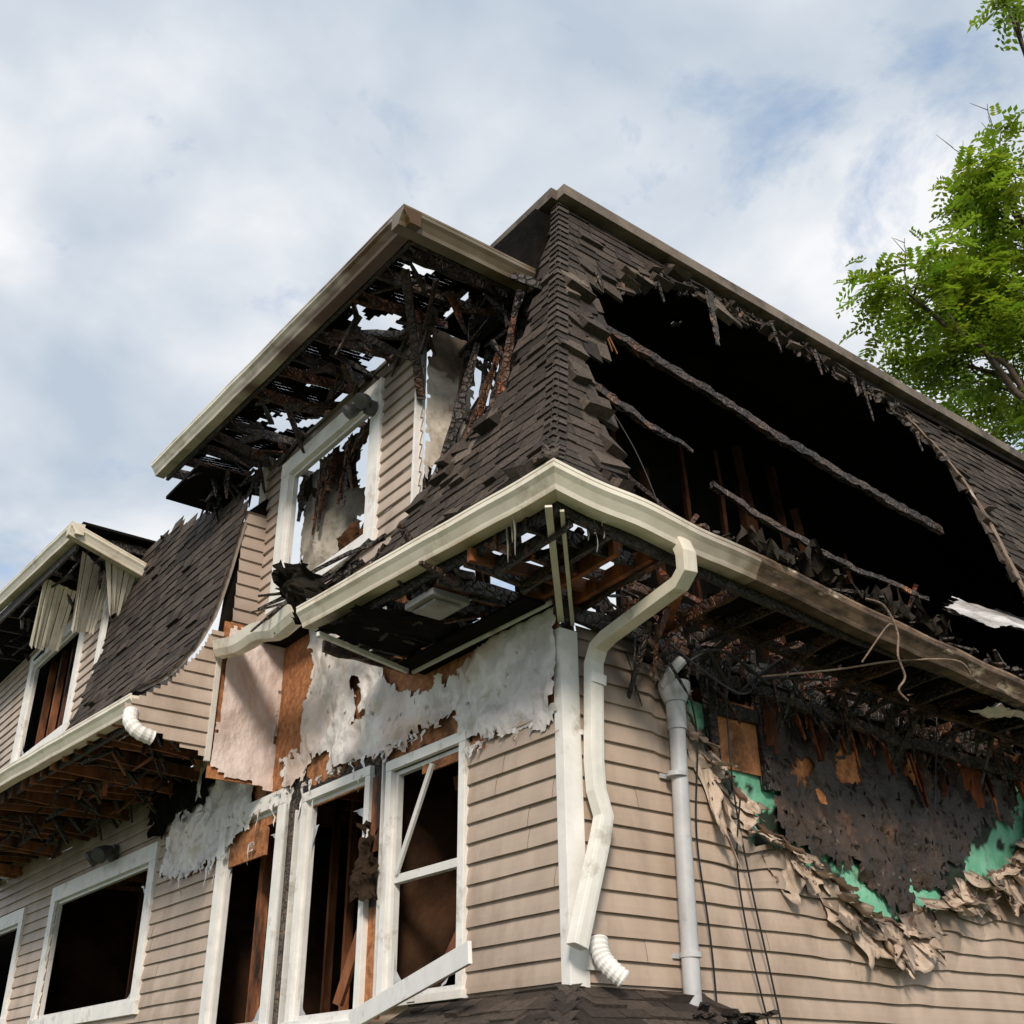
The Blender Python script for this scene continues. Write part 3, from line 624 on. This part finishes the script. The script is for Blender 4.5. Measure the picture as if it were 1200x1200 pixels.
# ------------------------------------------------------------ right wall hole contents
bb=MB()
brdP=[(2.28,3.15),(2.22,2.5),(2.25,2.15),(2.4,1.92),(2.8,1.80),(3.2,1.80),(3.45,1.62),(3.75,1.45),(3.95,1.40),(4.2,1.66),(4.5,1.72),(4.75,1.95),(5.0,1.92),(5.2,2.25),(5.5,2.45),(6.0,2.5),(6.5,3.3)]
hA=[(2.60,2.36),(2.90,2.46),(2.86,2.70),(2.64,2.60)]; hB=[(3.30,2.55),(3.64,2.6),(3.58,2.84),(3.34,2.80)]; hC=[(4.3,2.75),(4.45,2.7),(4.5,2.95),(4.35,3.0)]
sheet(bb,brdP,lambda u,v,d:V((u,.02-d,v)),.03,.06,2,lambda u,v:(1.5-1.1*max(0,v-2.5),1.3-1.05*max(0,v-2.5),1.1-.95*max(0,v-2.5)),.07,[hA,hB,hC])
bb.build('burnt_sheathing_board',BRD,H,smooth=True)
gg=MB()
sheet(gg,[(1.3,2.9),(1.4,2.4),(1.7,2.1),(1.95,1.75),(2.75,1.5),(3.4,1.15),(3.9,1.15),(4.6,1.4),(5.7,1.8),(6.3,2.2),(6.6,2.9),(5.6,3.1),(5.1,2.4),(4,2.1),(3,2.2),(2.2,2.4),(1.7,3.0)],lambda u,v,d:V((u,.06-d,v)),.04,.02,3,lambda u,v:one(1) if nz(u*2.0,v*2.2,5)+.3*nz(u*7,v*7)>.0 else (.10,.06,.055),.03)
gg.build('green_sheathing',GRN,H)
ob=MB(); box(ob,1.62,2.26,.03,.05,2.42,3.02,(1.1,1.1,1.1)); box(ob,2.5,4.6,.05,.07,2.3,3.0,(1.3,1.2,1.1)); ob.build('osb_panel',OSB,H)
for x in (1.58,2.2): box(ch,x,x+.09,-.02,.05,2.3,3.3)
box(ch,1.6,2.3,-.015,.05,2.86,2.98)
# melted vinyl flaps torn from the siding courses along the hole edge
path=[(1.0,3.10),(1.2,3.0),(1.28,2.8),(1.40,2.57),(1.71,2.27),(1.95,1.92),(2.4,1.78),(2.75,1.65),(3.13,1.38),(3.45,1.28),(3.81,1.27),(4.15,1.46),(4.52,1.54),(5.1,1.79),(5.65,1.94),(6.1,2.22),(6.6,2.7)]
def along(path,n):
    S=[0]
    for a,b in zip(path,path[1:]): S.append(S[-1]+math.hypot(b[0]-a[0],b[1]-a[1]))
    out=[]
    for i in range(n+1):
        t=S[-1]*i/n
        for k in range(len(path)-1):
            if t<=S[k+1]+1e-9:
                f=(t-S[k])/(S[k+1]-S[k]); out.append((path[k][0]+f*(path[k+1][0]-path[k][0]),path[k][1]+f*(path[k+1][1]-path[k][1]),t)); break
    return out
ml=MB()
def flap(x,z,W,Lf,ang,curl,out,seed,tone):
    nu,nv=18,14; rows=[]
    d=V((math.sin(ang),0,-math.cos(ang))); s=V((math.cos(ang),0,math.sin(ang)))
    for j in range(nv+1):
        v=j/nv; wv=W*(1-.45*v*abs(nz(seed,v*2)) *2); row=[];cs=[]
        for i in range(nu+1):
            u=i/nu-.5
            Lr=Lf*(1+.55*nz(u*3,seed,2)+.12*nz(u*9,seed,6))
            th=curl*v
            fold=.06*nz(u*4*W/.3,v*1.2,seed)+.015*nz(u*13,v*3,seed+4)
            p=V((x,-.035,z))+s*(u*wv+.03*nz(v*4,u*3,seed))+d*(Lr*(math.sin(th)/curl if abs(curl)>.05 else v))+V((0,-1,0))*(out*v+Lr*(1-math.cos(th))/max(.05,curl)*.8+fold*(v+.2))
            if p.y>-.03: p.y=-.03-.004*R.random()
            row.append(p); k=tone*(1-.35*max(0,nz(u*5,v*4,seed+9)))
            if v<.08 or v>.93: k*=.45
            cs.append((k,k*.95,k*.9))
        rows.append(ml.verts(row,cs))
    for a,b in zip(rows,rows[1:]):
        for i in range(nu):
            if nz(a*.11,i*.6,seed)>.55: continue
            ml.f.append((a+i,a+i+1,b+i+1,b+i))
for i,(x,z,t) in enumerate(along(path,52)):
    if i%9==4 : continue
    steep=x<2.3
    W=R.uniform(.2,.6)*(.5 if steep else 1); Lf=R.uniform(.10,.34)*(1.2 if 2.9<x<4.5 else .85)
    flap(x+R.uniform(-.06,.06)-(.08 if steep else 0),z+R.uniform(.02,.12),W,Lf,R.uniform(-.35,.35)+(.3 if steep else 0),R.uniform(.1,2.2),R.uniform(.0,.10),i*3.7,R.choice([.5,.85,1.0,1.1]))
for (x,z,W,Lf,a) in ((1.35,2.5,.2,.75,.25),(1.5,2.35,.15,.5,-.1),(3.3,1.3,.6,.38,0),(3.75,1.28,.7,.42,.15),(2.2,1.75,.4,.35,.3),(2.9,1.5,.5,.32,.1),(5.0,1.75,.6,.28,-.1),(5.6,1.9,.5,.5,-.1),(6.2,2.2,.35,1.0,0),(6.5,2.4,.3,1.3,.1)):
    flap(x,z+.05,W,Lf,a,R.uniform(.2,.8),.04,x*7,1.05)
ml.build('melted_siding',MLT,H,smooth=True)
A=along(path,260); rl=MB()
tube(rl,[(x+.05*nz(t*4)+.02*nz(t*15),-.03-.08*abs(nz(t*4,3)),z+.07+.05*nz(t*5,5)+.02*nz(t*19,2)) for x,z,t in A],[.010+.035*max(0,nz(t*5,7)+.1) for x,z,t in A],6,c=(.28,.2,.16))
rl.build('melted_rim',MLT,H,smooth=True)
ml2=MB()
sheet(ml2,[(4.2,-.75),(5.4,-1.1),(7.4,-1.1),(7.4,.3),(6.2,.2),(5.6,-.1)],lambda u,v,d:V((u,v,4.0+.75*(v+1.0)+.10*(u-4.3)+d)),.05,.08,2,lambda u,v:one(.75+.5*nz(u*3,v*3)),.05)
sheet(ml2,[(4.0,-1.1),(4.7,-1.15),(4.7,-.85),(4.2,-.8)],lambda u,v,d:V((u,v,3.1+d+.3*(v+1))),.04,.1,4,None,.05)
ml2.build('loose_flashing',WRP,H,smooth=True)
tr.build('white_trim',WHT,H,bevel=.006); gl.build('glass_shards',GLS,H); ch.build('charred_timbers',CHR,H); st.build('wood_studs',STD,H); bk.build('soot_boards',BLK,H)
# ------------------------------------------------------------ downspout etc
def spline(pts,n=8):
    P=[V(p) for p in pts]; P=[P[0]]+P+[P[-1]]; o=[]
    for k in range(1,len(P)-2):
        for i in range(n):
            t=i/n; a,b,c_,d=P[k-1],P[k],P[k+1],P[k+2]
            o.append(.5*((2*b)+(c_-a)*t+(2*a-5*b+4*c_-d)*t*t+(3*b-a-3*c_+d)*t**3))
    o.append(P[-2]); return o
d=MB()
pts=[(.14,-1.20,3.55),(.14,-1.25,3.42),(.15,-1.24,3.30),(.16,-1.15,3.23),(.23,-.30,3.12),(.23,-.18,3.07),(.22,-.13,2.95),(.19,-.12,2.2),(.20,-.12,1.98),(.25,-.13,1.80),(.20,-.14,1.64),(-.06,-.18,.97),(-.08,-.18,.90)]
tube(d,pts,.06,16,sq=(.065,.05),cf=lambda p:(.97,.96,.92) if p.z<3 else (.9,.84,.72))
tube(d,[(.225,-.14,2.86),(.22,-.135,2.78)],.06,16,sq=(.072,.057)); box(d,.13,.30,-.06,-.04,2.4,2.44)
d.build('downspout',WHT,bevel=.004)
d=MB(); e=[(.18,-.10,.98),(.17,-.12,.90),(.18,-.15,.83),(.22,-.20,.76),(.27,-.24,.71)]
ep=spline(e,5); tube(d,ep,[.06+.008*(i%2) for i in range(len(ep))],16); box(d,.10,.28,-.06,-.03,.78,.98); d.build('downspout_elbow',WHT)
d=MB(); ep=spline([(-1.62,4.9,3.55),(-1.63,4.85,3.42),(-1.55,4.8,3.32),(-1.4,4.8,3.28)],5); tube(d,ep,[.07+.008*(i%2) for i in range(len(ep))],14); d.build('downspout_elbow.001',WHT)
d=MB(); px=1.06
tube(d,[(px,-.14,2.62),(px-.03,-.14,1.8),(px-.12,-.14,-1.6)],.065,20)
tube(d,[(px,-.14,2.80),(px,-.14,2.58)],.078,20); tube(d,[(px,-.14,2.98),(px,-.14,2.96),(px,-.14,2.90),(px,-.14,2.80)],[.07,.13,.13,.09],20)
for z in (.9,2.2): tube(d,[(px-.045,-.14,z),(px-.045,-.14,z+.035)],.08,20); box(d,px-.13,px+.07,-.05,-.03,z,z+.035)
tube(d,[(px-.1,-.14,2.92),(px-.13,-.25,3.0),(px-.05,-.3,3.1)],.045,10)
d.build('drainpipe',PIP,smooth=True,split=True)
d=MB()
def cab(p,r=.008): tube(d,spline(p,8),r,6)
cab([(1.22,-.1,3.1),(1.3,-.12,2.6),(1.24,-.08,1.8),(1.3,-.08,.9),(1.28,-.08,-.5)])
cab([(1.6,-.2,3.0),(1.62,-.16,2.2),(1.75,-.12,1.5),(1.9,-.1,.8),(2.1,-.1,-.3)]); cab([(1.64,-.2,2.1),(1.62,-.12,1.6),(1.7,-.1,1.0),(1.85,-.1,.3),(2.0,-.1,-.6)])
cab([(1.1,-.5,3.15),(1.6,-.3,2.95),(1.9,-.3,3.15),(2.1,-.4,3.3)],.02); cab([(1.0,-.3,3.05),(1.3,-.45,3.2),(1.8,-.5,3.0)],.015); cab([(.9,-.3,3.2),(1.4,-.5,2.85),(1.9,-.4,3.1),(2.6,-.5,3.2)],.01)
cab([(.35,-1.0,3.5),(.4,-.6,4.6),(.35,-.3,5.3)],.005)
cab([(4.5,-.3,3.3),(4.4,-.15,2.4)],.006)
d.build('electrical_cable',CBL)
d=MB()
def tw(p,r=.012): tube(d,spline(p,6),r,6,c=(2.6,2.6,2.6))
tw([(1.6,-.6,3.0),(2.2,-.9,3.1),(2.7,-1.1,3.22),(3.2,-1.35,3.26),(3.4,-1.35,3.18)],.009); tw([(2.0,-1.4,3.50),(2.2,-1.42,3.48),(2.35,-1.4,3.3),(2.33,-1.38,3.1),(2.42,-1.35,2.95),(2.38,-1.3,2.85),(2.48,-1.3,2.78)],.009); tw([(2.1,-1.2,3.05),(2.2,-1.4,3.3),(2.3,-1.4,3.35)],.007)
d.build('bent_wire',BRK)
def flood(name,p,s):
    o=empty(name); o.location=p; m=MB()
    tube(m,[(.05*s,0,0),(-.02*s,0,0)],.07*s,12,c=one(5))
    for sy in (-1,1):
        tube(m,[(-.02*s,sy*.03*s,0),(-.07*s,sy*.07*s,-.02*s)],.015*s,8,c=one(5))
        tube(m,[(-.05*s,sy*.07*s,.02*s),(-.09*s,sy*.09*s,-.01*s),(-.15*s,sy*.11*s,-.05*s),(-.16*s,sy*.115*s,-.06*s)],[.03*s,.055*s,.07*s,.06*s],14,c=one(5))
    m.build('lamp_heads',CBL,o,smooth=True,split=True)
flood('floodlight',(-.47,2.40,6.36),1.2); flood('floodlight.001',(-.06,9.6,3.05),1.7)
d=MB(); box(d,-.95,-.6,.35,.75,3.40,3.46,one(.3)); box(d,-.9,-.65,.4,.7,3.37,3.40,one(.4)); d.build('soffit_vent',WHT,bevel=.01)
# ------------------------------------------------------------ tree
T=empty('locust_tree')
bark=MB(); leaf=MB(); rt_=random.Random(3)
blobs=[((11.65,3.0,14.3),1.35,150),((12.5,2.8,14.2),1.3,190),((13.7,2.4,14.4),1.7,340),((13.2,3.1,13.2),1.15,190),((13.1,1.2,16.7),1.1,190),((13.8,1.4,16.0),1.4,250),((14.55,2.67,12.85),1.3,220),((12.3,-.2,19.8),.6,40),((14.2,2.4,15.0),1.5,270),
 ((15.8,1.5,15.5),2.4,260),((16.5,-.5,17),2.3,170),((17,2,13.5),2.2,170),((18.5,.5,15.5),2.3,140),((17,4.5,15),2.0,100)]
def limb(p0,p1,r0,r1):
    p0=V(p0);p1=V(p1);L=(p1-p0).length; P=[];n=7
    for i in range(n+1):
        f=i/n; P.append(p0.lerp(p1,f)+V((nz(i*.7,L),nz(i*.7,L,3),nz(i*.7,L,7)))*L*.07*math.sin(math.pi*f))
    tube(bark,P,[r0+(r1-r0)*i/n for i in range(n+1)],7); return P
limb((17,1,-1.7),(16.6,1.2,8),.38,.28); limb((16.6,1.2,8),(16.2,1.2,13),.28,.16)
def spray(p,dirv,L):
    d=dirv.normalized(); s=d.cross(V((rt_.uniform(-.3,.3),rt_.uniform(-.3,.3),1))).normalized(); up=s.cross(d)
    n=6; g=rt_.choice([.5,.75,.95,1.15,1.45]); c=(g*rt_.uniform(.85,1.2),g,g*.8)
    for i in range(n):
        f=(i+1)/n; q=p+d*(L*f)+V((0,0,-.35*L*f*f))
        for sd in (-1,1):
            ll=L*.36*(1-.3*f); w=ll*.24
            a=(s*sd+d*.45+up*rt_.uniform(-.4,.4)).normalized(); b=a.cross(up).normalized()
            leaf.face([q,q+a*ll*.5+b*w,q+a*ll,q+a*ll*.5-b*w],c)
for (c_,r,n) in blobs:
    c_=V(c_); P=limb((16.4,1.2,rt_.uniform(8.5,12.5)),c_,.13,.03)
    ends=[]
    for k in range(max(4,n//16)):
        dv=V((rt_.gauss(0,1),rt_.gauss(0,1),rt_.gauss(0,.75))).normalized(); e=c_+dv*r*rt_.uniform(.4,1.15)
        tube(bark,[P[-2].lerp(c_,rt_.random()),c_.lerp(e,.5)+V((0,0,.08)),e],[.022,.014,.006],5); ends.append((c_.lerp(e,.25),e))
    for k in range(n):
        a,e=rt_.choice(ends); p=a.lerp(e,rt_.random()**.6)+V((rt_.gauss(0,.14),rt_.gauss(0,.14),rt_.gauss(0,.11)))
        spray(p,V((rt_.gauss(0,1),rt_.gauss(0,1),rt_.gauss(-.25,.4)))+(e-c_).normalized()*.6,rt_.uniform(.35,.65))
for (a,b) in (((13.1,1.3,16.6),(12.1,1.6,17.3)),((13.1,1.2,17),(12.5,.8,18.0)),((11.8,3,14.4),(11.6,2.7,15.3)),((12.6,2.8,14.2),(12.2,2.5,15.2))):
    limb(a,b,.02,.006)
    for k in range(4):
        q=V(a).lerp(V(b),.3+.2*k); tube(bark,[q,q+V((rt_.uniform(-.4,.1),rt_.uniform(-.2,.2),rt_.uniform(.1,.4)))],[.01,.004],5)
bark.build('trunk_and_limbs',BRK,T,smooth=True); leaf.build('foliage',LEF,T)
g=MB(); g.face([(-400,-400,-1.7),(400,-400,-1.7),(400,400,-1.7),(-400,400,-1.7)]); g.build('ground',GRS)
# ------------------------------------------------------------ world & sun
w=bpy.data.worlds.new('World'); scene.world=w; w.use_nodes=True; nt=w.node_tree; N=nt.nodes; L=nt.links
bg=N['Background']; bg.inputs[1].default_value=.104
sk=N.new('ShaderNodeTexSky'); sk.sky_type='NISHITA'; sk.sun_disc=False; sk.sun_elevation=math.radians(32)
sd=V((-.64,-.77,0)); sk.sun_rotation=math.atan2(sd.x,sd.y)
tc=N.new('ShaderNodeTexCoord'); sp=N.new('ShaderNodeSeparateXYZ'); L.new(tc.outputs['Generated'],sp.inputs[0])
def mth(op,a,b=None,c=None):
    n=N.new('ShaderNodeMath'); n.operation=op
    for i,x in enumerate((a,b,c)):
        if x is None: continue
        if isinstance(x,(int,float)): n.inputs[i].default_value=x
        else: L.new(x,n.inputs[i])
    return n.outputs[0]
zz=mth('MAXIMUM',sp.outputs[2],0); zz=mth('ADD',zz,.35)
cx=N.new('ShaderNodeCombineXYZ'); L.new(mth('DIVIDE',sp.outputs[0],zz),cx.inputs[0]); L.new(mth('DIVIDE',sp.outputs[1],zz),cx.inputs[1])
def noi(s,d,off,dist=0,r=.55):
    mp=N.new('ShaderNodeMapping'); mp.inputs[1].default_value=off; L.new(cx.outputs[0],mp.inputs[0])
    n=N.new('ShaderNodeTexNoise'); n.inputs['Scale'].default_value=s; n.inputs['Detail'].default_value=d; n.inputs['Roughness'].default_value=r; n.inputs['Distortion'].default_value=dist; L.new(mp.outputs[0],n.inputs['Vector']); return n.outputs['Fac']
n1=noi(4.2,9,(1.3,.4,0),.25,.50)
cr=N.new('ShaderNodeValToRGB'); L.new(n1,cr.inputs[0]); e=cr.color_ramp.elements
e[0].position=.34; e[0].color=(5.0,5.8,6.8,1); e[1].position=.66; e[1].color=(9.0,9.1,9.3,1)
q=e.new(.50); q.color=(6.6,7.15,7.85,1)
n2=noi(5.0,10,(2.7,1.3,3),.3,.62); mr=N.new('ShaderNodeMapRange'); mr.inputs[1].default_value=.56; mr.inputs[2].default_value=.69; L.new(n2,mr.inputs[0])
bl=N.new('ShaderNodeMix'); bl.data_type='RGBA'; L.new(mth('MULTIPLY',mr.outputs[0],.7),bl.inputs[0]); L.new(cr.outputs[0],bl.inputs[6])
ad=N.new('ShaderNodeMix'); ad.data_type='RGBA'; ad.blend_type='ADD'; ad.inputs[0].default_value=1; L.new(sk.outputs[0],ad.inputs[6]); ad.inputs[7].default_value=(1.6,2.5,3.8,1)
L.new(ad.outputs[2],bl.inputs[7]); L.new(bl.outputs[2],bg.inputs[0])
sun=bpy.data.lights.new('sun','SUN'); sun.energy=3.3; sun.angle=math.radians(12); sun.color=(1,.88,.74)
so=bpy.data.objects.new('sun',sun); scene.collection.objects.link(so)
dirv=V((sd.x,sd.y,0)).normalized()*math.cos(math.radians(32))+V((0,0,math.sin(math.radians(32))))
so.rotation_euler=dirv.to_track_quat('Z','Y').to_euler()
scene.view_settings.view_transform='Standard'; scene.view_settings.look='None'; scene.view_settings.exposure=0
